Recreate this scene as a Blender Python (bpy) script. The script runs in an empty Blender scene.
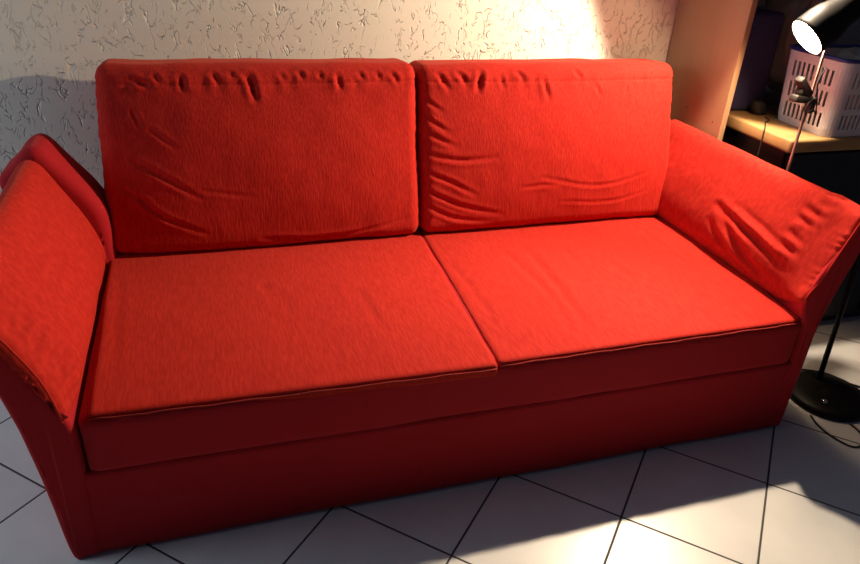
import bpy, bmesh, math, random
import numpy as np
from mathutils import Vector, Matrix, noise
random.seed(7)
S=bpy.context.scene; COL=S.collection
PI=math.pi
# ---------------------------------------------------------------- materials
def mat(name, col=(.8,.8,.8), rough=.6, metal=0, sheen=0, emit=None, estr=0, bump=None, spec=.5, var=None):
    m=bpy.data.materials.new(name); m.use_nodes=True
    nt=m.node_tree; b=nt.nodes['Principled BSDF']
    b.inputs['Base Color'].default_value=(*col,1); b.inputs['Roughness'].default_value=rough
    b.inputs['Metallic'].default_value=metal
    b.inputs['Specular IOR Level'].default_value=spec
    if sheen:
        b.inputs['Sheen Weight'].default_value=sheen; b.inputs['Sheen Roughness'].default_value=.45
        b.inputs['Sheen Tint'].default_value=(1,.30,.20,1)
    if emit:
        b.inputs['Emission Color'].default_value=(*emit,1); b.inputs['Emission Strength'].default_value=estr
    N=nt.nodes.new; L=nt.links.new
    tc=N('ShaderNodeTexCoord')
    if bump:
        sc,vec,st,dist=bump
        mp=N('ShaderNodeMapping'); mp.inputs['Scale'].default_value=vec; L(tc.outputs['Object'],mp.inputs['Vector'])
        n=N('ShaderNodeTexNoise'); n.inputs['Scale'].default_value=sc; n.inputs['Detail'].default_value=4; L(mp.outputs[0],n.inputs['Vector'])
        bp=N('ShaderNodeBump'); bp.inputs['Strength'].default_value=st; bp.inputs['Distance'].default_value=dist
        L(n.outputs['Fac'],bp.inputs['Height']); L(bp.outputs[0],b.inputs['Normal'])
        if var:
            r=N('ShaderNodeMix'); r.data_type='RGBA'; r.inputs['A'].default_value=(*col,1); r.inputs['B'].default_value=(*var,1)
            cr=N('ShaderNodeValToRGB'); cr.color_ramp.elements[0].position=.38; cr.color_ramp.elements[1].position=.66
            L(n.outputs['Fac'],cr.inputs[0]); L(cr.outputs[0],r.inputs['Factor']); L(r.outputs['Result'],b.inputs['Base Color'])
    return m
RED=mat('red chenille',(.41,.016,.011),.88,sheen=.16,bump=(190,(1,1,.14),.6,.002),spec=.12,var=(.50,.026,.016))
REDS=mat('red chenille seat',(.41,.016,.011),.88,sheen=.16,bump=(190,(1,.14,1),.5,.0015),spec=.12,var=(.50,.026,.016))
REDA=mat('red chenille arm',(.41,.016,.011),.88,sheen=.16,bump=(190,(.5,.4,.2),.5,.0015),spec=.12,var=(.50,.026,.016))
REDF=mat('red smooth fabric',(.40,.010,.018),.85,sheen=.15,bump=(160,(1,1,1),.3,.001),spec=.2)
SEAM=mat('dark red thread',(.30,.012,.008),.9)
WOOD=mat('beech veneer',(.42,.255,.14),.45,bump=(9,(1,1,.12),.08,.001),var=(.37,.215,.115))
WOOD2=mat('honey wood top',(.42,.25,.10),.4,bump=(9,(.3,3,1),.08,.001),var=(.36,.21,.08))
BLACK=mat('black lacquer',(.012,.011,.012),.35)
BLKM=mat('black metal',(.005,.0045,.0045),.5,spec=.15)
CHROME=mat('chrome',(.75,.72,.7),.15,metal=1)
COPPER=mat('satin metal pole',(.55,.26,.21),.3,metal=.8)
WHITEP=mat('white plastic',(.74,.70,.72),.45)
BLUEP=mat('blue plastic',(.03,.035,.22),.4)
NAVY=mat('navy fabric',(.03,.028,.10),.9,bump=(60,(1,1,1),.3,.002))
GREY=mat('grey cloth',(.30,.30,.28),.95,bump=(40,(1,1,1),.4,.004))
RUB=mat('black rubber',(.015,.013,.013),.6)
HOLE=mat('drilled hole',(.05,.03,.02),.9)
INNER=mat('white lamp reflector',(.85,.82,.75),.4)
BULB=mat('lit bulb',(1,.9,.7),.3,emit=(1,.82,.55),estr=40)

def wall_mat():
    m=bpy.data.materials.new('rough white plaster'); m.use_nodes=True; nt=m.node_tree; b=nt.nodes['Principled BSDF']
    N=nt.nodes.new; L=nt.links.new
    b.inputs['Base Color'].default_value=(.88,.87,.76,1); b.inputs['Roughness'].default_value=.9; b.inputs['Specular IOR Level'].default_value=.2
    tc=N('ShaderNodeTexCoord')
    def worm(scale,rot,st,w,thr):
        mp=N('ShaderNodeMapping'); mp.inputs['Scale'].default_value=(1,1,.55); mp.inputs['Rotation'].default_value=(0,rot,0); mp.inputs['Location'].default_value=(rot*7,0,rot*3)
        L(tc.outputs['Object'],mp.inputs['Vector'])
        n=N('ShaderNodeTexNoise'); n.inputs['Scale'].default_value=scale; n.inputs['Detail'].default_value=2.5; n.inputs['Distortion'].default_value=1.2; L(mp.outputs[0],n.inputs['Vector'])
        s=N('ShaderNodeMath'); s.operation='SUBTRACT'; L(n.outputs['Fac'],s.inputs[0]); s.inputs[1].default_value=.5
        a=N('ShaderNodeMath'); a.operation='ABSOLUTE'; L(s.outputs[0],a.inputs[0])
        r=N('ShaderNodeMapRange'); r.interpolation_type='SMOOTHSTEP'; r.inputs['From Min'].default_value=0; r.inputs['From Max'].default_value=w; r.inputs['To Min'].default_value=1; r.inputs['To Max'].default_value=0; L(a.outputs[0],r.inputs['Value'])
        k=N('ShaderNodeTexNoise'); k.inputs['Scale'].default_value=scale*2.6; k.inputs['Detail'].default_value=1; L(mp.outputs[0],k.inputs['Vector'])
        q=N('ShaderNodeMapRange'); q.interpolation_type='SMOOTHSTEP'; q.inputs['From Min'].default_value=thr; q.inputs['From Max'].default_value=thr+.05; L(k.outputs['Fac'],q.inputs['Value'])
        x=N('ShaderNodeMath'); x.operation='MULTIPLY'; L(r.outputs[0],x.inputs[0]); L(q.outputs[0],x.inputs[1])
        return x
    w1=worm(15,.3,1,.020,.50); w2=worm(24,-.5,1,.023,.54)
    mx=N('ShaderNodeMath'); mx.operation='MAXIMUM'; L(w1.outputs[0],mx.inputs[0]); L(w2.outputs[0],mx.inputs[1])
    g=N('ShaderNodeTexNoise'); g.inputs['Scale'].default_value=120; g.inputs['Detail'].default_value=3; L(tc.outputs['Object'],g.inputs['Vector'])
    g2=N('ShaderNodeMath'); g2.operation='MULTIPLY'; L(g.outputs['Fac'],g2.inputs[0]); g2.inputs[1].default_value=.12
    h=N('ShaderNodeMath'); h.operation='SUBTRACT'; L(g2.outputs[0],h.inputs[0]); L(mx.outputs[0],h.inputs[1])
    bp=N('ShaderNodeBump'); bp.inputs['Strength'].default_value=1; bp.inputs['Distance'].default_value=.004
    L(h.outputs[0],bp.inputs['Height']); L(bp.outputs[0],b.inputs['Normal'])
    return m
def floor_mat():
    m=bpy.data.materials.new('pale floor tiles'); m.use_nodes=True; nt=m.node_tree; b=nt.nodes['Principled BSDF']
    N=nt.nodes.new; L=nt.links.new
    tc=N('ShaderNodeTexCoord')
    su=N('ShaderNodeVectorMath'); su.operation='SUBTRACT'; su.inputs[1].default_value=(.7863,-.2082,0); L(tc.outputs['Object'],su.inputs[0])
    ro=N('ShaderNodeVectorRotate'); ro.rotation_type='Z_AXIS'; ro.inputs['Angle'].default_value=.7730; L(su.outputs[0],ro.inputs['Vector'])
    sc=N('ShaderNodeVectorMath'); sc.operation='SCALE'; sc.inputs['Scale'].default_value=1/.33; L(ro.outputs[0],sc.inputs[0])
    sp=N('ShaderNodeSeparateXYZ'); L(sc.outputs[0],sp.inputs[0])
    ds=[]
    for o in ('X','Y'):
        pp=N('ShaderNodeMath'); pp.operation='PINGPONG'; pp.inputs[1].default_value=.5; L(sp.outputs[o],pp.inputs[0]); ds.append(pp)
    mn=N('ShaderNodeMath'); mn.operation='MINIMUM'; L(ds[0].outputs[0],mn.inputs[0]); L(ds[1].outputs[0],mn.inputs[1])
    gr=N('ShaderNodeMapRange'); gr.interpolation_type='SMOOTHSTEP'; gr.inputs['From Min'].default_value=.005; gr.inputs['From Max'].default_value=.011; L(mn.outputs[0],gr.inputs['Value'])
    fl=N('ShaderNodeVectorMath'); fl.operation='FLOOR'; L(sc.outputs[0],fl.inputs[0])
    wn=N('ShaderNodeTexWhiteNoise'); L(fl.outputs[0],wn.inputs['Vector'])
    no=N('ShaderNodeTexNoise'); no.inputs['Scale'].default_value=7; no.inputs['Detail'].default_value=5; L(tc.outputs['Object'],no.inputs['Vector'])
    ad=N('ShaderNodeMath'); ad.operation='MULTIPLY_ADD'; L(wn.outputs['Value'],ad.inputs[0]); ad.inputs[1].default_value=.3; L(no.outputs['Fac'],ad.inputs[2])
    tr=N('ShaderNodeMapRange'); L(ad.outputs[0],tr.inputs['Value']); tr.inputs['From Min'].default_value=.3; tr.inputs['From Max'].default_value=1.0
    t=N('ShaderNodeMix'); t.data_type='RGBA'; t.inputs['A'].default_value=(.64,.65,.65,1); t.inputs['B'].default_value=(.76,.77,.76,1); L(tr.outputs[0],t.inputs['Factor'])
    c=N('ShaderNodeMix'); c.data_type='RGBA'; c.inputs['A'].default_value=(.05,.045,.045,1); L(t.outputs['Result'],c.inputs['B']); L(gr.outputs[0],c.inputs['Factor'])
    L(c.outputs['Result'],b.inputs['Base Color'])
    rg=N('ShaderNodeMapRange'); rg.inputs['To Min'].default_value=.8; rg.inputs['To Max'].default_value=.30; L(gr.outputs[0],rg.inputs['Value']); L(rg.outputs[0],b.inputs['Roughness'])
    hh=N('ShaderNodeMath'); hh.operation='MULTIPLY_ADD'; L(no.outputs['Fac'],hh.inputs[0]); hh.inputs[1].default_value=.1; L(gr.outputs[0],hh.inputs[2])
    bp=N('ShaderNodeBump'); bp.inputs['Strength'].default_value=.6; bp.inputs['Distance'].default_value=.002; L(hh.outputs[0],bp.inputs['Height']); L(bp.outputs[0],b.inputs['Normal'])
    return m
# ---------------------------------------------------------------- helpers
def link(name,bm,m,parent=None,smooth=True,mats=None):
    bmesh.ops.recalc_face_normals(bm,faces=bm.faces)
    me=bpy.data.meshes.new(name); bm.to_mesh(me); bm.free()
    for f in me.polygons: f.use_smooth=smooth
    o=bpy.data.objects.new(name,me); COL.objects.link(o)
    for q in (mats or [m]): me.materials.append(q)
    if parent: o.parent=parent; o.matrix_parent_inverse=parent.matrix_world.inverted()
    return o
def empty(name,loc,label,cat,group=None):
    o=bpy.data.objects.new(name,None); COL.objects.link(o); o.location=loc; o.empty_display_size=.1
    o.matrix_world=Matrix.Translation(loc)
    o['label']=label; o['category']=cat
    if group: o['group']=group
    return o
def tag(o,label,cat,group=None):
    o['label']=label; o['category']=cat
    if group: o['group']=group
    return o
def smooth_angle(o,deg=35):
    me=o.data
    for f in me.polygons: f.use_smooth=True
    me.set_sharp_from_angle(angle=math.radians(deg))
def box(bm,lo,hi,bev=.004,seg=2):
    r=bmesh.ops.create_cube(bm,size=1); vs=r['verts']
    for v in vs:
        for i in range(3): v.co[i]=lo[i] if v.co[i]<0 else hi[i]
    if bev:
        es=list({e for v in vs for e in v.link_edges})
        bmesh.ops.bevel(bm,geom=es,offset=bev,segments=seg,affect='EDGES',profile=.5)
    return bm
def tube(bm,pts,r,n=12,closed=False,cap=True,rads=None):
    P=[Vector(p) for p in pts]; rings=[]; prev=None
    for i,p in enumerate(P):
        a=P[i-1] if (i>0 or closed) else p; b=P[(i+1)%len(P)] if (i<len(P)-1 or closed) else p
        t=(b-a).normalized()
        if prev is None:
            u=t.cross(Vector((0,0,1)));
            if u.length<.1: u=t.cross(Vector((1,0,0)))
        else: u=prev-t*prev.dot(t)
        u.normalize(); prev=u; w=t.cross(u); rr=rads[i] if rads else r
        rings.append([bm.verts.new(p+rr*(math.cos(2*PI*k/n)*u+math.sin(2*PI*k/n)*w)) for k in range(n)])
    m=len(rings)
    for i in range(m if closed else m-1):
        A=rings[i];B=rings[(i+1)%m]
        for k in range(n): bm.faces.new((A[k],A[(k+1)%n],B[(k+1)%n],B[k]))
    if cap and not closed:
        bm.faces.new(rings[0]); bm.faces.new(rings[-1][::-1])
    return bm
def spline(pts,n=8,closed=False):
    P=[Vector(p) for p in pts]; out=[]; m=len(P)
    for i in range(m if closed else m-1):
        g=lambda j: P[j%m] if closed else P[max(0,min(m-1,j))]
        a,b,c,d=g(i-1),g(i),g(i+1),g(i+2)
        for k in range(n):
            t=k/n; out.append(.5*((2*b)+(c-a)*t+(2*a-5*b+4*c-d)*t*t+(3*b-a-3*c+d)*t**3))
    if not closed: out.append(P[-1])
    return out
def lathe(bm,prof,origin=(0,0,0),axis=(0,0,1),n=40):
    ax=Vector(axis).normalized(); u=ax.cross(Vector((0,0,1)))
    if u.length<.05: u=Vector((1,0,0))
    u.normalize(); w=ax.cross(u); O=Vector(origin); rings=[]
    for r,h in prof:
        if r<1e-5: rings.append([bm.verts.new(O+ax*h)])
        else: rings.append([bm.verts.new(O+ax*h+r*(math.cos(2*PI*k/n)*u+math.sin(2*PI*k/n)*w)) for k in range(n)])
    for A,B in zip(rings,rings[1:]):
        for k in range(n):
            q=[A[k%len(A)],A[(k+1)%n%len(A)],B[(k+1)%n%len(B)],B[k%len(B)]]
            q2=[]
            for v in q:
                if v not in q2: q2.append(v)
            if len(q2)>2: bm.faces.new(q2)
    return bm
def seg_dist(P,pl):
    """distance of points P (n,3) to polyline pl and position along it 0..1"""
    best=np.full(len(P),9.); tt=np.zeros(len(P)); m=len(pl)-1
    for i in range(m):
        a=np.array(pl[i]);b=np.array(pl[i+1]);d=b-a
        t=np.clip(((P-a)@d)/(d@d),0,1); q=P-(a+t[:,None]*d); ds=np.sqrt((q**2).sum(1))
        w=ds<best; best[w]=ds[w]; tt[w]=(i+t[w])/m
    return best,tt
def wrinkle(o,creases,sig=.008,amp=.002,fn=None,seed=0,nscale=9,face=None):
    me=o.data; n=len(me.vertices)
    co=np.empty(n*3); me.vertices.foreach_get('co',co); co=co.reshape(-1,3)
    no=np.empty(n*3); me.vertices.foreach_get('normal',no); no=no.reshape(-1,3)
    off=np.array(o.matrix_world.translation) if o.parent is None else np.zeros(3)
    D=np.zeros(n)
    for dep,pl in creases:
        pts=[Vector(p) for p in spline([tuple(q) for q in pl],5)] if len(pl)>2 else [Vector(pl[0]).lerp(Vector(pl[1]),t_/4) for t_ in range(5)]
        snap=[]
        for p_ in pts:
            dd=((co-np.array(p_))**2).sum(1)+(0 if face is None else np.where(no@np.array(face)>.2,0,9)); jj=np.argsort(dd)[:3]; snap.append(tuple(co[jj].mean(0)))
        pl=[snap[0]]+[b_ for a_,b_ in zip(snap,snap[1:]) if (np.array(b_)-np.array(a_))@(np.array(b_)-np.array(a_))>1e-7]
        if len(pl)<2: continue
        ds,t=seg_dist(co,pl); env=np.minimum(1,.45+t*2.5)*np.minimum(1,(1-t)*2.2)
        s=sig*(.8+abs(dep)*60)
        D-=dep*env*np.exp(-(ds/s)**2); D+=dep*.55*env*np.exp(-((ds-2.1*s)/(s*1.1))**2)
    for i in range(n):
        D[i]+=amp*noise.noise(Vector(co[i])*nscale+Vector((seed,0,0)))+amp*.4*noise.noise(Vector(co[i])*nscale*2.7+Vector((seed,5,0)))
    if fn is not None: D+=fn(co,no)
    co2=co+no*D[:,None]
    me.vertices.foreach_set('co',co2.reshape(-1)); me.update()
def padbox(bm,dims,res,r,bulge=(0,0,0),F=lambda p:p,sup=1.0):
    """rounded box on a fine grid; bulge pushes each face pair outward; F maps local metric coords to place"""
    L=dims; vs={}
    def grid(n): return [(-1+2*i/n) for i in range(n+1)]
    # denser spacing near the ends so the rounding is smooth
    def sp(t,Lx):
        return math.copysign(abs(t)**.85,t)
    def vert(u,v,w):
        k=(round(u,5),round(v,5),round(w,5))
        if k in vs: return vs[k]
        p=[sp(c,L[i])*L[i]/2 for i,c in enumerate((u,v,w))]
        q=[max(-L[i]/2+r,min(L[i]/2-r,p[i])) for i in range(3)]
        d=Vector([p[i]-q[i] for i in range(3)])
        if d.length>1e-9: d=d.normalized()*r
        c=Vector(q)+d
        a=[2*c[i]/L[i] for i in range(3)]
        g=lambda s:max(0,1-abs(s)**2.2)
        c2=Vector((c[0]+bulge[0]*a[0]*g(a[1])*g(a[2]), c[1]+bulge[1]*a[1]*g(a[0])*g(a[2]), c[2]+bulge[2]*a[2]*g(a[0])*g(a[1])))
        vs[k]=bm.verts.new(F(c2)); return vs[k]
    G=[grid(n) for n in res]
    for ax in range(3):
        b,c=[i for i in range(3) if i!=ax]
        for s in (-1,1):
            for i in range(res[b]):
                for j in range(res[c]):
                    q=[]
                    for (x,y) in ((i,j),(i+1,j),(i+1,j+1),(i,j+1)):
                        t=[0,0,0]; t[ax]=s; t[b]=G[b][x]; t[c]=G[c][y]; q.append(vert(*t))
                    try: bm.faces.new(q)
                    except ValueError: pass
    return bm
def loft_y(bm,secf,ys,r=.02,npts=80,res=6):
    """closed section in x,z swept along y with rounded ends. secf(y)->list of (x,z)"""
    rings=[]
    y0,y1=ys[0],ys[-1]
    st=[]
    for k in range(res): a=PI/2*k/res; st.append((y0+r-r*math.cos(a)*1.0, r*(1-math.sin(a))))
    st=[(y0+r*(1-math.sin(PI/2*k/res)),r*(1-math.cos(PI/2*k/res))) for k in range(res,0,-1)]
    for y in ys[1:-1]:
        if y0+r<y<y1-r: st.append((y,0))
    st.insert(res,(y0+r,0)); st.append((y1-r,0))
    st+=[(y1-r*(1-math.sin(PI/2*k/res)),r*(1-math.cos(PI/2*k/res))) for k in range(1,res+1)]
    for y,ins in st:
        s=secf(min(max(y,y0),y1)); m=len(s)
        P=[Vector((x,0,z)) for x,z in s]
        # resample uniform
        ln=[0]
        for i in range(m): ln.append(ln[-1]+(P[(i+1)%m]-P[i]).length)
        T=ln[-1]; Q=[]
        j=0
        for k in range(npts):
            t=T*k/npts
            while ln[j+1]<t: j+=1
            f=(t-ln[j])/max(1e-9,ln[j+1]-ln[j]); Q.append(P[j].lerp(P[(j+1)%m],f))
        area=sum(Q[i].x*Q[(i+1)%npts].z-Q[(i+1)%npts].x*Q[i].z for i in range(npts))
        sg=1 if area>0 else -1
        out=[]
        for i in range(npts):
            t=(Q[(i+1)%npts]-Q[i-1]); nn=Vector((t.z,0,-t.x)).normalized()*sg
            out.append(Q[i]-nn*ins)
        rings.append([bm.verts.new((q.x,y,q.z)) for q in out])
    for A,B in zip(rings,rings[1:]):
        for k in range(npts): bm.faces.new((A[k],A[(k+1)%npts],B[(k+1)%npts],B[k]))
    for R_ in (rings[0],rings[-1]):
        f=bm.faces.new(R_)
    bmesh.ops.triangulate(bm,faces=[f for f in bm.faces if len(f.verts)>4])
    return bm
def section(pts,n=6): return [(p.x,p.z) for p in spline([(x,0,z) for x,z in pts],n,True)]
RB=[
 (0.006,[(1.17, 0.8182, 0.916),(1.1544, 0.8039, 0.8446)]),
 (0.003,[(1.2385, 0.8151, 0.9005),(1.2468, 0.806, 0.8552)]),
 (0.005,[(1.3862, 0.813, 0.8898),(1.4046, 0.7974, 0.8122)]),
 (0.004,[(1.2966, 0.8192, 0.9209),(1.3193, 0.8107, 0.8784)]),
 (0.004,[(1.5035, 0.8201, 0.9255),(1.5286, 0.8114, 0.882)]),
 (0.0025,[(1.5743, 0.8088, 0.8689),(1.6005, 0.7998, 0.8241)]),
 (0.004,[(1.0276, 0.8173, 0.9114),(1.0672, 0.8054, 0.8521)]),
 (0.004,[(1.0932, 0.8183, 0.9166),(1.1236, 0.81, 0.875)]),
 (0.002,[(1.7034, 0.8097, 0.8735),(1.6883, 0.8008, 0.8289)]),
 (0.002,[(1.7986, 0.8146, 0.898),(1.7844, 0.8043, 0.8466)]),
 (0.0045,[(0.9874, 0.7677, 0.6634),(1.1026, 0.7636, 0.6428),(1.2424, 0.7649, 0.6495)]),
 (0.004,[(0.9938, 0.7557, 0.6037),(1.0791, 0.7485, 0.5674),(1.1601, 0.7398, 0.5239)]),
 (0.0045,[(0.9867, 0.7444, 0.5469),(1.097, 0.7346, 0.4982),(1.259, 0.7265, 0.4577)]),
 (0.004,[(0.9932, 0.734, 0.495),(1.0798, 0.7263, 0.4564),(1.2232, 0.7216, 0.4331)]),
 (0.0035,[(0.9815, 0.7903, 0.7764),(1.0679, 0.78, 0.7252)]),
 (0.0035,[(0.9844, 0.7806, 0.728),(1.0953, 0.7712, 0.6808)]),
 (0.003,[(0.9818, 0.801, 0.83),(1.0475, 0.7923, 0.7867)]),
 (0.002,[(1.3834, 0.7505, 0.5777),(1.6155, 0.7427, 0.5385),(1.8331, 0.7516, 0.5829)]),
 (0.0015,[(1.4634, 0.7335, 0.4923),(1.6601, 0.7311, 0.4804),(1.8283, 0.7376, 0.5129)]),
 (0.002,[(1.3108, 0.7447, 0.5483),(1.4598, 0.7457, 0.5537)]),
]
LB=[
 (0.005,[(0.2662, 0.8176, 0.913),(0.2687, 0.8076, 0.8628)]),
 (0.007,[(0.4534, 0.8183, 0.9165),(0.4684, 0.7997, 0.8236)]),
 (0.003,[(0.4372, 0.8194, 0.922),(0.4531, 0.8107, 0.8787)]),
 (0.0045,[(0.7095, 0.8167, 0.9086),(0.7163, 0.8066, 0.858)]),
 (0.004,[(0.5987, 0.8202, 0.9262),(0.6113, 0.8136, 0.8931)]),
 (0.004,[(0.3526, 0.8195, 0.9227),(0.368, 0.8121, 0.8853)]),
 (0.003,[(0.7763, 0.8188, 0.9192),(0.7934, 0.812, 0.8852)]),
 (0.004,[(0.1305, 0.8158, 0.904),(0.1843, 0.8115, 0.8826)]),
 (0.0035,[(0.8779, 0.8187, 0.9184),(0.9053, 0.8094, 0.8722)]),
 (0.003,[(0.6567, 0.819, 0.9202),(0.6613, 0.814, 0.8952)]),
 (0.003,[(0.541, 0.8192, 0.9212),(0.553, 0.8127, 0.8883)]),
 (0.0035,[(0.1938, 0.8188, 0.9189),(0.2109, 0.8125, 0.8874)]),
 (0.003,[(0.402, 0.8205, 0.9276),(0.4106, 0.8152, 0.9009)]),
 (0.003,[(0.8314, 0.8188, 0.9188),(0.843, 0.8131, 0.8903)]),
 (0.005,[(0.1125, 0.7712, 0.6808),(0.1947, 0.7614, 0.6322),(0.298, 0.7476, 0.5631)]),
 (0.0045,[(0.1203, 0.7498, 0.5739),(0.1816, 0.7386, 0.5179),(0.3079, 0.7273, 0.4613)]),
 (0.003,[(0.1703, 0.7882, 0.766),(0.2439, 0.7767, 0.7085)]),
 (0.003,[(0.0711, 0.756, 0.605),(0.1453, 0.7466, 0.558)]),
 (0.003,[(0.4529, 0.7226, 0.438),(0.6939, 0.7202, 0.4258),(0.942, 0.7295, 0.4724)]),
 (0.0015,[(0.2869, 0.7536, 0.5928),(0.4568, 0.7481, 0.5654)]),
 (0.003,[(0.125, 0.7991, 0.8207),(0.1442, 0.7884, 0.7668)]),
]
SL=[
 (0.002,[(0.4677, 0.4609, 0.397),(0.4941, 0.2823, 0.397)]),
 (0.002,[(0.4317, 0.5157, 0.397),(0.4626, 0.3195, 0.397)]),
 (0.0025,[(0.6857, 0.4047, 0.397),(0.7054, 0.178, 0.397)]),
 (0.0015,[(0.6567, 0.4462, 0.397),(0.6731, 0.2441, 0.397)]),
 (0.0015,[(0.0517, 0.604, 0.397),(0.0721, 0.0851, 0.397)]),
]
SR=[
 (0.004,[(1.2772, 0.567, 0.397),(1.2573, 0.2878, 0.397),(1.2333, 0.0634, 0.397)]),
 (0.0025,[(1.1894, 0.5836, 0.397),(1.2136, 0.2968, 0.397),(1.1866, 0.0637, 0.397)]),
 (0.0025,[(1.4937, 0.4377, 0.397),(1.5096, 0.2862, 0.397)]),
 (0.0015,[(1.7454, 0.6421, 0.397),(1.7346, 0.3344, 0.397)]),
 (0.002,[(1.3996, 0.5746, 0.397),(1.3822, 0.3375, 0.397)]),
 (0.0015,[(1.0019, 0.5329, 0.397),(1.0102, 0.2916, 0.397),(1.001, 0.1335, 0.397)]),
]
RA=[
 (0.005,[(1.9362, 0.4657, 0.5396),(1.9274, 0.2827, 0.5156),(1.915, 0.0833, 0.4818)]),
 (0.005,[(1.9278, 0.4207, 0.5166),(1.9071, 0.2586, 0.4603),(1.8973, 0.1032, 0.4334)]),
 (-0.004,[(1.9389, 0.3883, 0.5471),(1.9307, 0.2333, 0.5247),(1.923, 0.0895, 0.5037)]),
 (0.003,[(1.9185, 0.4647, 0.4912),(1.8967, 0.2898, 0.4319),(1.8925, 0.1463, 0.4205)]),
 (0.003,[(1.9732, 0.1099, 0.6406),(1.9768, 0.174, 0.6503)]),
 (0.003,[(1.9831, 0.1024, 0.6674),(1.9881, 0.1572, 0.6811)]),
 (0.003,[(1.9616, 0.114, 0.6089),(1.9661, 0.1854, 0.6212)]),
 (0.003,[(1.9455, 0.1164, 0.5651),(1.9501, 0.1856, 0.5776)]),
 (0.003,[(1.9345, 0.115, 0.5349),(1.9366, 0.1836, 0.5407)]),
 (0.003,[(1.9927, 0.095, 0.6938),(1.9962, 0.1455, 0.7033)]),
 (0.0025,[(1.9233, 0.1135, 0.5044),(1.9261, 0.1765, 0.5122)]),
 (0.0025,[(1.9894, 0.0739, 0.6849),(1.992, 0.1075, 0.6918)]),
 (0.002,[(1.9528, 0.1134, 0.5848),(1.9569, 0.1572, 0.5962)]),
]
LA=[
 (0.0035,[(-0.0737, 0.0314, 0.5867),(-0.0734, 0.1081, 0.586)]),
 (0.0035,[(-0.0615, 0.0404, 0.5511),(-0.0612, 0.1246, 0.5502)]),
 (0.0035,[(-0.0489, 0.0497, 0.514),(-0.0479, 0.1363, 0.5112)]),
 (0.0035,[(-0.0374, 0.0527, 0.4805),(-0.0354, 0.1504, 0.4746)]),
 (0.0035,[(-0.027, 0.0437, 0.4498),(-0.0234, 0.1455, 0.4392)]),
 (0.003,[(-0.0187, 0.0331, 0.4255),(-0.0125, 0.1424, 0.4074)]),
 (0.003,[(-0.0808, 0.0286, 0.6077),(-0.0816, 0.0815, 0.6099)]),
 (0.002,[(-0.0325, 0.0508, 0.4659),(-0.0404, 0.084, 0.4892)]),
]
PWA,PWB,PWW,WORLD,EXPO=5,62,17,.03,.45

# ---------------------------------------------------------------- setting
WY=1.095
bm=bmesh.new(); box(bm,(-3.2,-3.6,-.05),(4.2,WY+.1,0),0); o=link('floor',bm,floor_mat(),smooth=False); o['kind']='structure'
bm=bmesh.new(); box(bm,(-3.2,WY,0),(4.2,WY+.1,2.5),0); o=link('wall_back',bm,wall_mat(),smooth=False); o['kind']='structure'

# ---------------------------------------------------------------- sofa
sofa=empty('sofa',(.94,.5,0),'red chenille two-seat sofa with flared padded armrests on tiled floor','sofa')
# plinth / bed box
bm=bmesh.new(); padbox(bm,(1.93,.95,.245),(60,24,10),.008,(0,0,0),lambda p:Vector((p.x+.935,p.y+.471,p.z+.1305)))
o=link('base',bm,REDF,sofa); wrinkle(o,[],amp=.004,nscale=3)
bm=bmesh.new(); padbox(bm,(1.872,.92,.150),(70,30,12),.022,(0,.004,0),lambda p:Vector((p.x+.944,p.y+.455,p.z+.316)))
o=link('front_rail',bm,REDF,sofa); wrinkle(o,[],amp=.003,nscale=4,seed=3)
for x in (.03,1.86):
    for y in (.06,.86):
        bm=bmesh.new(); lathe(bm,[(0,0),(.022,0),(.026,.006),(.026,.022),(0,.022)],(x,y,0)); link('foot',bm,RUB,sofa)
# seat cushions
def seat(x0f,x1f,x0b,x1b,yf0,yf1,creases,seed):
    W=(x1f-x0f)
    def F(p):
        u=(p.x/.94+.5); v=(p.y/.78+.5)
        xf=x0f+(x1f-x0f)*u; xb=x0b+(x1b-x0b)*u
        yf=yf0+(yf1-yf0)*u
        return Vector((xf+(xb-xf)*v+p.x*0, yf+(.80-yf)*v, p.z+.379))
    bm=bmesh.new(); padbox(bm,(.94,.78,.036),(110,90,8),.010,(0,0,.009),F)
    o=link('seat_cushion',bm,REDS,sofa)
    wrinkle(o,creases,sig=.012,amp=.0022,seed=seed,nscale=5)
    # piped seam along the front and the inner edge
    bm=bmesh.new()
    P=[]
    for k in range(41):
        u=k/40; P.append((x0f+.006+(x1f-x0f-.012)*u, yf0+(yf1-yf0)*u-.003+.001*math.sin(u*90), .3865+.0012*math.sin(u*37+seed)))
    tube(bm,P,.0019,8); link('seam_piping',bm,SEAM,o)
    return o
seat(.030,.944,.012,.975,.006,-.014,SL,1)
seat(.948,1.876,.979,1.935,-.004,.002,SR,4)
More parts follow.
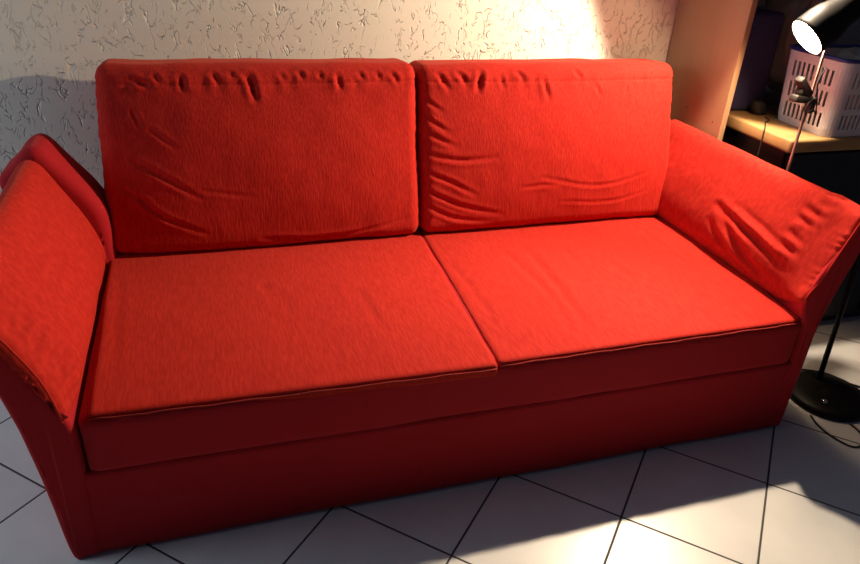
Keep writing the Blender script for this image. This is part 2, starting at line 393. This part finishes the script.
# back cushions
def back(x0b,x1b,x0t,x1t,creases,seed,zt):
    Hh=.545
    def F(p):
        u=p.x/.94+.5; v=p.z/Hh+.5      # v 0 bottom .. 1 top
        x=(x0b+(x1b-x0b)*u)*(1-v)+(x0t+(x1t-x0t)*u)*v
        y=.815+p.y+.125*v+(.025*max(0,(.30-u)/.30)**2 if seed==2 else 0)
        z=.392+(zt-.392)*v+p.y*-.10
        return Vector((x,y,z))
    bm=bmesh.new(); padbox(bm,(.94,.19,Hh),(210,16,125),.038,(.002,.038,.004),F)
    o=link('back_cushion',bm,RED,sofa)
    def stitch(co,no):
        D=np.zeros(len(co))
        zz=zt-.040
        front=no[:,1]<0.2
        D-=np.where(front,.0028*np.exp(-((co[:,2]-zz)/.0035)**2),0)
        # fine puckers either side of the stitched seam
        ph=co[:,0]*95+1.7*np.sin(co[:,0]*31+seed)
        D+=np.where(front,.0016*np.sin(ph)*np.exp(-((co[:,2]-zz)/.022)**2),0)
        # side seams
        for xs in (0,1):
            e=(x0b*(1-(co[:,2]-.39)/.52)+x0t*(co[:,2]-.39)/.52) if xs==0 else (x1b*(1-(co[:,2]-.39)/.52)+x1t*(co[:,2]-.39)/.52)
            D+=np.where(front,.0007*np.sin(co[:,2]*170+seed)*np.exp(-((co[:,0]-e)/.03)**2),0)
        return D
    wrinkle(o,[(d*(1.25 if max(p_[2] for p_ in q)>.84 else .95),q) for d,q in creases],sig=.0066,amp=.004,fn=stitch,seed=seed,nscale=6)
    return o
back(.014,.966,.040,.962,LB,2,.922)
back(.970,1.915,.968,1.905,RB,9,.918)
# backrest frame behind the cushions
bm=bmesh.new(); padbox(bm,(1.86,.13,.70),(40,6,20),.04,(0,0,0),lambda p:Vector((p.x+.94,p.y+1.015,p.z+.37)))
link('backrest_frame',bm,REDF,sofa)
# arms
LSEC=[(.000,.02),(.004,.20),(.004,.36),(-.014,.42),(-.052,.50),(-.092,.60),(-.120,.678),(-.140,.700),(-.158,.688),(-.150,.62),(-.118,.49),(-.096,.371),(-.078,.2),(-.062,.01),(-.03,.006)]
def arm(mirror,pad_creases):
    s=-1 if mirror else 1; c=1.884 if mirror else 0
    fx=lambda x:c+s*x
    arm_o=None
    def shell(y):
        if mirror:
            k=max(0,1-y/.10)
            m_=lambda a,b:(a[0]+(b[0]-a[0])*k,a[1]+(b[1]-a[1])*k)
            return section([(1.905,.008),(1.884,.03),(1.880,.2),(1.880,.36),m_((1.898,.42),(1.850,.44)),m_((1.925,.5),(1.864,.51)),m_((1.955,.60),(1.906,.60)),m_((1.975,.685),(1.950,.69)),(1.980,.708),(2.0,.695),(1.990,.62),(1.960,.50),(1.936,.371),(1.934,.2),(1.928,.03),(1.922,.008)],5)
        return section([(x,z) for x,z in LSEC],5)
    bm=bmesh.new(); loft_y(bm,shell,[-.008+i*.02 for i in range(44)],.014,90)
    sh=link('arm_frame',bm,REDF,sofa); wrinkle(sh,[],amp=.002,seed=5,nscale=5)
    def pad(y):
        if mirror:
            k=max(0,1-y/.13)**1.3
            inn=[(1.886-.040*k,.396+.062*k),(1.868-.022*k,.44+.04*k),(1.872,.50+.02*k),(1.895,.575),(1.925,.65),(1.945,.697),(1.965,.716),(1.990,.712),(2.004,.690),(2.000,.64),(1.985,.60),(1.955,.55),(1.925,.48),(1.905,.42)]
            return section(inn,5)
        k=max(0,1-y/.13)**1.3
        inn=[(.002,.392),(.010,.44),(-.008,.51),(-.048,.595),(-.086,.665),(-.110,.702),(-.135,.716),(-.160,.705),(-.170,.680),(-.160,.63),(-.13,.60),(-.095,.55),(-.060,.48),(-.03,.42)]
        inn=[(x-(.026*k if .4<z<.70 and i_<6 else .012*k if i_<1 else 0),z) for i_,(x,z) in enumerate(inn)]
        return section(inn,5)
    y1=.90 if mirror else .73
    bm=bmesh.new(); n=int(y1/.011); loft_y(bm,pad,[-.006+(y1+.006)*i/n for i in range(n+1)],.018,170)
    pd=link('armrest_pad',bm,REDA,sofa)
    def gather(co,no):
        return .0014*np.sin(co[:,2]*230+3*np.sin(co[:,2]*60))*np.exp(-(co[:,1]/.03)**2)
    wrinkle(pd,[(d*(1.5 if mirror else 1.2),q) for d,q in pad_creases],sig=.009,amp=.003,face=((-1,0,.3) if mirror else (1,0,.3)),seed=8 if mirror else 6,fn=gather,nscale=6)
    # seam where the pad meets the front panel
    bm=bmesh.new()
    sec=pad(0.0); cx=sum(p[0] for p in sec)/len(sec); cz=sum(p[1] for p in sec)/len(sec)
    P=[(x+(cx-x)*.06,.003,z+(cz-z)*.03) for x,z in sec][:45]
    P=[(x,y-.010,z) for x,y,z in P]
    tube(bm,P,.0028,8); link('seam_piping',bm,RED,pd)
    if not mirror:
        # rear wing of the arm standing a little proud of the pad
        def wing(y): return section([(.03,.30),(.032,.42),(.026,.53),(.0,.59),(-.035,.64),(-.072,.69),(-.100,.728),(-.125,.742),(-.155,.730),(-.19,.69),(-.225,.655),(-.215,.60),(-.16,.50),(-.12,.38),(-.1,.30)],5)
        bm=bmesh.new(); loft_y(bm,wing,[.735+i*.014 for i in range(13)],.03,90)
        w=link('rear_wing',bm,REDF,sofa); wrinkle(w,[],amp=.002,seed=5,nscale=5)
arm(False,LA); arm(True,RA)

# ---------------------------------------------------------------- tall shelf panel
sh=empty('bookcase',(2.04,.9,0),'tall beech shelving side panel standing behind the right armrest','bookcase')
bm=bmesh.new(); box(bm,(2.03,.705,0),(2.052,1.09,1.9),.0015,1); sp=link('side_panel',bm,WOOD,sh,False)
for (y,z) in ((.905,.756),(.752,.744)):
    bm=bmesh.new(); lathe(bm,[(0,-.0006),(.0028,-.0006),(.0028,.0),(0,.0)],(2.03,y,z),(1,0,0),14); link('peg_hole',bm,HOLE,sp)
bm=bmesh.new(); box(bm,(2.052,.72,1.50),(2.60,1.085,1.522),.0015,1); link('shelf_board',bm,WOOD,sh,False)

# ---------------------------------------------------------------- low cabinet with wood top
cb=empty('sideboard',(2.5,.75,0),'black low cabinet with honey wood top behind the right armrest','cabinet')
bm=bmesh.new(); box(bm,(2.098,.45,.722),(3.3,1.07,.766),.008,3); link('top_board',bm,WOOD2,cb)
bm=bmesh.new(); box(bm,(2.115,.48,.03),(3.28,1.06,.722),.003,1); bd=link('body',bm,BLACK,cb,False)
for x in (2.125,2.71):
    bm=bmesh.new(); box(bm,(x,.466,.05),(x+.56,.48,.71),.002,1); dr=link('door',bm,BLACK,cb,False)
    kx=x+.50 if x<2.5 else x+.06
    bm=bmesh.new(); lathe(bm,[(0,0),(.007,0),(.007,.012),(.014,.02),(.013,.026),(0,.028)],(kx,.466,.50),(0,-1,0),20); link('knob',bm,CHROME,dr)
bm=bmesh.new(); box(bm,(2.13,.50,0),(3.26,1.04,.03),.001,1); link('plinth',bm,BLACK,cb,False)

# ---------------------------------------------------------------- basket
bk=empty('laundry_basket',(2.42,.6,.766),'white slotted plastic basket with blue rim on the wooden cabinet top','basket')
def rrect(x0,y0,x1,y1,r,pitch):
    pts=[];
    import itertools
    segs=[((x0,y1-r),(x0,y0+r)),(None,(x0+r,y0+r),PI,1.5*PI),((x0+r,y0),(x1-r,y0)),(None,(x1-r,y0+r),1.5*PI,2*PI),((x1,y0+r),(x1,y1-r)),(None,(x1-r,y1-r),0,.5*PI),((x1-r,y1),(x0+r,y1)),(None,(x0+r,y1-r),.5*PI,PI)]
    for s in segs:
        if s[0] is None:
            for k in range(6):
                a=s[2]+(s[3]-s[2])*k/6; pts.append((s[1][0]+r*math.cos(a),s[1][1]+r*math.sin(a),False))
        else:
            (ax,ay),(bx,by)=s; l=math.hypot(bx-ax,by-ay); n=int(l/pitch); n=max(4,n if n%2==0 else n-1)
            for k in range(n):
                t=k/n; pts.append((ax+(bx-ax)*t,ay+(by-ay)*t, (k%2==1)))
    return pts
BX0,BY0,BX1,BY1=2.238,.462,2.66,.70; BZ0,BZ1=.7675,1.005
base=rrect(BX0,BY0,BX1,BY1,.035,.0085); bcx,bcy=(BX0+BX1)/2,(BY0+BY1)/2
rows=[(0,0),(.10,0),(.30,1),(.385,0),(.585,1),(.66,0),(.87,1),(1.0,0)]
bm=bmesh.new(); rings=[]
hs=[r_[0] for r_ in rows]
for h in hs:
    k=1+.07*h; kb=.985 if h==0 else 1
    rings.append([bm.verts.new((bcx+(x-bcx)*k*kb,bcy+(y-bcy)*(1+.10*h)*kb,BZ0+(BZ1-BZ0)*h)) for x,y,_ in base])
for i in range(len(rings)-1):
    slot=rows[i+1][1]
    for k in range(len(base)):
        if slot and base[k][2]: continue
        bm.faces.new((rings[i][k],rings[i][(k+1)%len(base)],rings[i+1][(k+1)%len(base)],rings[i+1][k]))
bm.faces.new(rings[0])
bmesh.ops.triangulate(bm,faces=[f for f in bm.faces if len(f.verts)>4])
o=link('tub',bm,WHITEP,bk,False); md=o.modifiers.new('thick','SOLIDIFY'); md.thickness=.003; md.offset=0
bm=bmesh.new(); tube(bm,[(bcx+(x-bcx)*1.08,bcy+(y-bcy)*1.11,BZ1+.004) for x,y,_ in base],.0065,8,closed=True); link('rim',bm,BLUEP,bk)
def cloth(name,c,r,m,label,seed,cat='cloth'):
    bm=bmesh.new(); bmesh.ops.create_icosphere(bm,subdivisions=5,radius=1)
    for v in bm.verts:
        d=v.co.copy(); s=1+.16*noise.noise(d*2.2+Vector((seed,0,0)))+.07*noise.noise(d*6+Vector((seed,1,0)))
        v.co=Vector((c[0]+r[0]*math.copysign(abs(d.x)**.7,d.x)*s,c[1]+r[1]*math.copysign(abs(d.y)**.7,d.y)*s,c[2]+r[2]*math.copysign(abs(d.z)**.8,d.z)*s))
    return tag(link(name,bm,m),label,cat)
cloth('crumpled_cloth',(2.45,.585,.92),(.14,.075,.10),GREY,'grey crumpled cloth filling the white basket',3)
cloth('folded_sock',(2.50,.60,1.05),(.05,.032,.016),NAVY,'small dark blue cloth lying on the grey laundry in the basket',12)
# grey sack behind the basket
cloth('laundry_sack',(2.50,.90,1.02),(.20,.115,.215),GREY,'tall grey fabric sack standing behind the white basket',21,'sack')
# navy storage bag beside the panel
bm=bmesh.new(); padbox(bm,(.20,.19,.335),(14,20,30),.015,(.004,.006,.0),lambda p:Vector((p.x+2.162,p.y+.885,p.z+.936)))
o=tag(link('storage_bag',bm,NAVY),'dark navy fabric bag standing upright beside the beech panel','bag'); wrinkle(o,[],amp=.003,nscale=8)
# little black pouch
bm=bmesh.new(); padbox(bm,(.045,.035,.05),(8,8,8),.012,(.004,.004,.003),lambda p:Vector((p.x+2.205-.02*(p.z/.05),p.y+.745,p.z+.7925)))
tag(link('small_pouch',bm,RUB),'small black pouch between the navy bag and the basket','pouch')
# black cable over the cabinet edge
cab=[(2.205,.70,.7695),(2.19,.665,.7695),(2.155,.64,.7695),(2.12,.60,.7695),(2.100,.577,.768),(2.0945,.572,.76),(2.0945,.57,.72),(2.094,.57,.60),(2.094,.575,.30),(2.094,.58,.05)]
bm=bmesh.new(); tube(bm,spline(cab,6),.0022,8); tag(link('power_cable',bm,RUB),'thin black cable draped over the edge of the wooden cabinet top','cable')

# ---------------------------------------------------------------- reading lamp with lit head
LX,LY,LZ=1.985,.40,1.088; NV=Vector((-.748,.096,-.645)).normalized(); LP=Vector((LX,LY,LZ))
lm=empty('floor_lamp',(2.102,.435,0),'slim floor lamp with glowing black spotlight head above the right armrest','lamp')
bm=bmesh.new(); lathe(bm,[(0,0),(.07,0),(.07,.008),(.06,.014),(.012,.018),(0,.018)],(2.102,.435,0)); link('base',bm,BLKM,lm)

PX,PY=2.102,.435
PT=Vector((PX,PY,1.20))
bm=bmesh.new(); tube(bm,[(PX,PY,.015),(PX,PY,1.215)],.0048,14); link('pole',bm,COPPER,lm)
def head(L,N,len_,r,lmp,side):
    ax=-N
    bm=bmesh.new()
    lathe(bm,[(r,0),(r*1.03,.001),(r*1.03,.012),(r*1.02,len_*.25),(r*.97,len_*.36),(r*.85,len_*.46),(r*.80,len_*.55),(r*.80,len_*.95),(r*.70,len_),(0,len_)],L,ax,48); sh_=link('lamp_shade',bm,BLKM,lmp)
    bm=bmesh.new(); lathe(bm,[(r*.985,.001),(r*.93,len_*.2),(r*.75,len_*.36),(r*.4,len_*.42),(0,len_*.43)],L,ax,40); link('reflector',bm,INNER,sh_)
    bm=bmesh.new(); lathe(bm,[(0,.012),(r*.55,.013),(r*.78,.018),(r*.80,.026),(r*.5,.05),(0,.055)],L,ax,40); link('bulb',bm,BULB,sh_)
    return sh_
h=head(LP,NV,.21,.058,lm,1)
q=LP-NV*.15
bm=bmesh.new(); lathe(bm,[(0,-.012),(.011,-.012),(.013,0),(.011,.012),(0,.012)],PT,(0,1,0),20); link('swivel_joint',bm,CHROME,lm)
bm=bmesh.new(); tube(bm,[PT,q+Vector((0,0,.0))],.006,10); link('head_arm',bm,BLKM,lm)
# spring clamp and its cord half way up the pole
cl=empty('clip_clamp',(PX-.01,PY,.90),'black spring clamp with loose cord gripping the slim lamp pole','clamp')
for k_,(a_,b_) in enumerate((((PX-.062,.965),(PX-.012,.915)),((PX-.050,.905),(PX-.010,.900)))):
    bm=bmesh.new(); box(bm,(-.036,-.016,-.011),(.036,.016,.011),.005,2)
    ang=math.atan2(b_[1]-a_[1],b_[0]-a_[0]); M_=Matrix.Translation(((a_[0]+b_[0])/2,PY,(a_[1]+b_[1])/2))@Matrix.Rotation(-ang,4,'Y')
    bm.transform(M_); link('jaw',bm,RUB,cl)
bm=bmesh.new(); tube(bm,[(PX-.04,PY-.012,.925),(PX-.04,PY+.012,.925)],.014,16); link('spring',bm,RUB,cl)
bm=bmesh.new(); padbox(bm,(.022,.03,.05),(8,8,8),.008,(0,0,0),lambda p:Vector((p.x+PX+.004,p.y+PY-.004,p.z+.885))); link('grip',bm,RUB,cl)
bm=bmesh.new(); tube(bm,spline([(PX+.0,PY-.018,.91),(PX-.022,PY-.02,.89),(PX-.02,PY-.02,.862),(PX+.004,PY-.02,.875),(PX+.022,PY-.018,.86),(PX+.012,PY-.018,.90),(PX-.006,PY-.018,.955),(PX+.012,PY-.012,1.0)],6),.0022,8); link('cord',bm,RUB,cl)

# ---------------------------------------------------------------- second lamp: round base right of the sofa
l2=empty('floor_lamp',(2.21,.09,0),'black floor lamp with round foot-switch base right of the sofa','lamp')
bx,by=2.195,.085
bm=bmesh.new(); lathe(bm,[(0,0),(.124,0),(.128,.004),(.128,.016),(.120,.024),(.08,.030),(.03,.034),(.014,.040),(0,.040)],(bx,by,0),n=64); b2=link('base',bm,BLKM,l2)
bm=bmesh.new(); lathe(bm,[(0,0),(.011,0),(.011,.006),(.007,.011),(0,.012)],(bx-.065,by-.045,.029),n=20); link('foot_switch',bm,CHROME,b2)
bm=bmesh.new(); tube(bm,[(bx+.015,by+.06,.03),(bx+.015,by+.085,.5),(bx+.015,by+.10,1.0),(bx+.02,by+.10,1.55)],.0085,16); link('pole',bm,BLKM,l2)
L2P=Vector((1.96,.54,1.38)); L2N=Vector((-.76,-.50,-.42)).normalized()
bm=bmesh.new(); tube(bm,[(bx+.02,by+.10,1.55),L2P-L2N*.12],.007,12); link('head_arm',bm,BLKM,l2)
head(L2P,L2N,.17,.06,l2,1)
fc=[(bx-.10,by-.075,.0035),(bx-.085,by-.125,.0035),(bx-.02,by-.165,.0035),(bx+.03,by-.20,.0035),(bx+.085,by-.185,.0035),(bx+.10,by-.135,.0035),(bx+.085,by-.10,.0035)]
fc=[(2.07,.02,.0035),(2.055,-.03,.0035),(2.06,-.09,.0035),(2.085,-.135,.0035),(2.13,-.13,.0035),(2.16,-.09,.0035),(2.165,-.045,.0035)]
bm=bmesh.new(); tube(bm,spline(fc,8),.003,8); tag(link('floor_cable',bm,RUB),'thin dark cable looped on the floor in front of the round lamp base','cable')
# second cable behind the base
fc=[(2.30,.20,.0035),(2.325,.10,.0035),(2.34,.0,.0035),(2.40,-.05,.0035),(2.6,-.02,.0035)]
bm=bmesh.new(); tube(bm,spline([(2.08,.24,.0035),(2.2,.245,.0035),(2.30,.20,.0035),(2.345,.12,.0035),(2.44,.06,.0035),(2.6,.04,.0035)],8),.003,8); tag(link('floor_cable',bm,RUB),'dark cable on the lit floor behind the round lamp base','cable')

# ---------------------------------------------------------------- light
def spot(name,P,N,power,size,blend,col,rad=.03):
    l=bpy.data.lights.new(name,'SPOT'); l.energy=power; l.spot_size=math.radians(size); l.spot_blend=blend; l.color=col; l.shadow_soft_size=rad
    o=bpy.data.objects.new(name,l); COL.objects.link(o); o.location=P; o.rotation_euler=Vector(N).to_track_quat('-Z','Y').to_euler(); return o
o=spot('lamp_light',LP+NV*.012,NV,PWA,178,.25,(1,.62,.34),.022); o.parent=None
o=spot('lamp_light',L2P+L2N*.012,L2N,PWB,176,.12,(1,.77,.54),.022)
spot('lamp_beam',L2P+L2N*.012,L2N,72,105,.8,(1,.77,.54),.022)
def area(name,P,T,sx,sy,power,col):
    l=bpy.data.lights.new(name,'AREA'); l.shape='RECTANGLE'; l.size=sx; l.size_y=sy; l.energy=power; l.color=col
    o=bpy.data.objects.new(name,l); COL.objects.link(o); o.location=P; o.rotation_euler=(Vector(T)-Vector(P)).to_track_quat('-Z','Y').to_euler(); return o
area('window_light',(-2.2,.35,1.6),(-.2,-.5,.0),1.2,1.3,PWW,(.72,.86,1))
w=bpy.data.worlds.new('World'); S.world=w; w.use_nodes=True
w.node_tree.nodes['Background'].inputs[0].default_value=(.52,.58,.9,1); w.node_tree.nodes['Background'].inputs[1].default_value=WORLD

# ---------------------------------------------------------------- camera
cam=bpy.data.cameras.new('camera'); co=bpy.data.objects.new('camera',cam); COL.objects.link(co)
cam.sensor_width=36; cam.lens=36*699.967/860; cam.clip_start=.02
yaw,pitch,roll=.3267204,-.4954496,.0612825
f=Vector((math.sin(yaw)*math.cos(pitch),math.cos(yaw)*math.cos(pitch),math.sin(pitch)))
r=f.cross(Vector((0,0,1))).normalized(); u=r.cross(f)
c_,s_=math.cos(roll),math.sin(roll); r2=c_*r+s_*u; u2=-s_*r+c_*u
M=Matrix((( r2.x,u2.x,-f.x,.32582),(r2.y,u2.y,-f.y,-1.28158),(r2.z,u2.z,-f.z,1.36848),(0,0,0,1)))
co.matrix_world=M; S.camera=co
vs=S.view_settings; S.display_settings.display_device='sRGB'
vs.view_transform='Standard'; vs.look='None'; vs.gamma=1; vs.use_curve_mapping=False; vs.exposure=EXPO
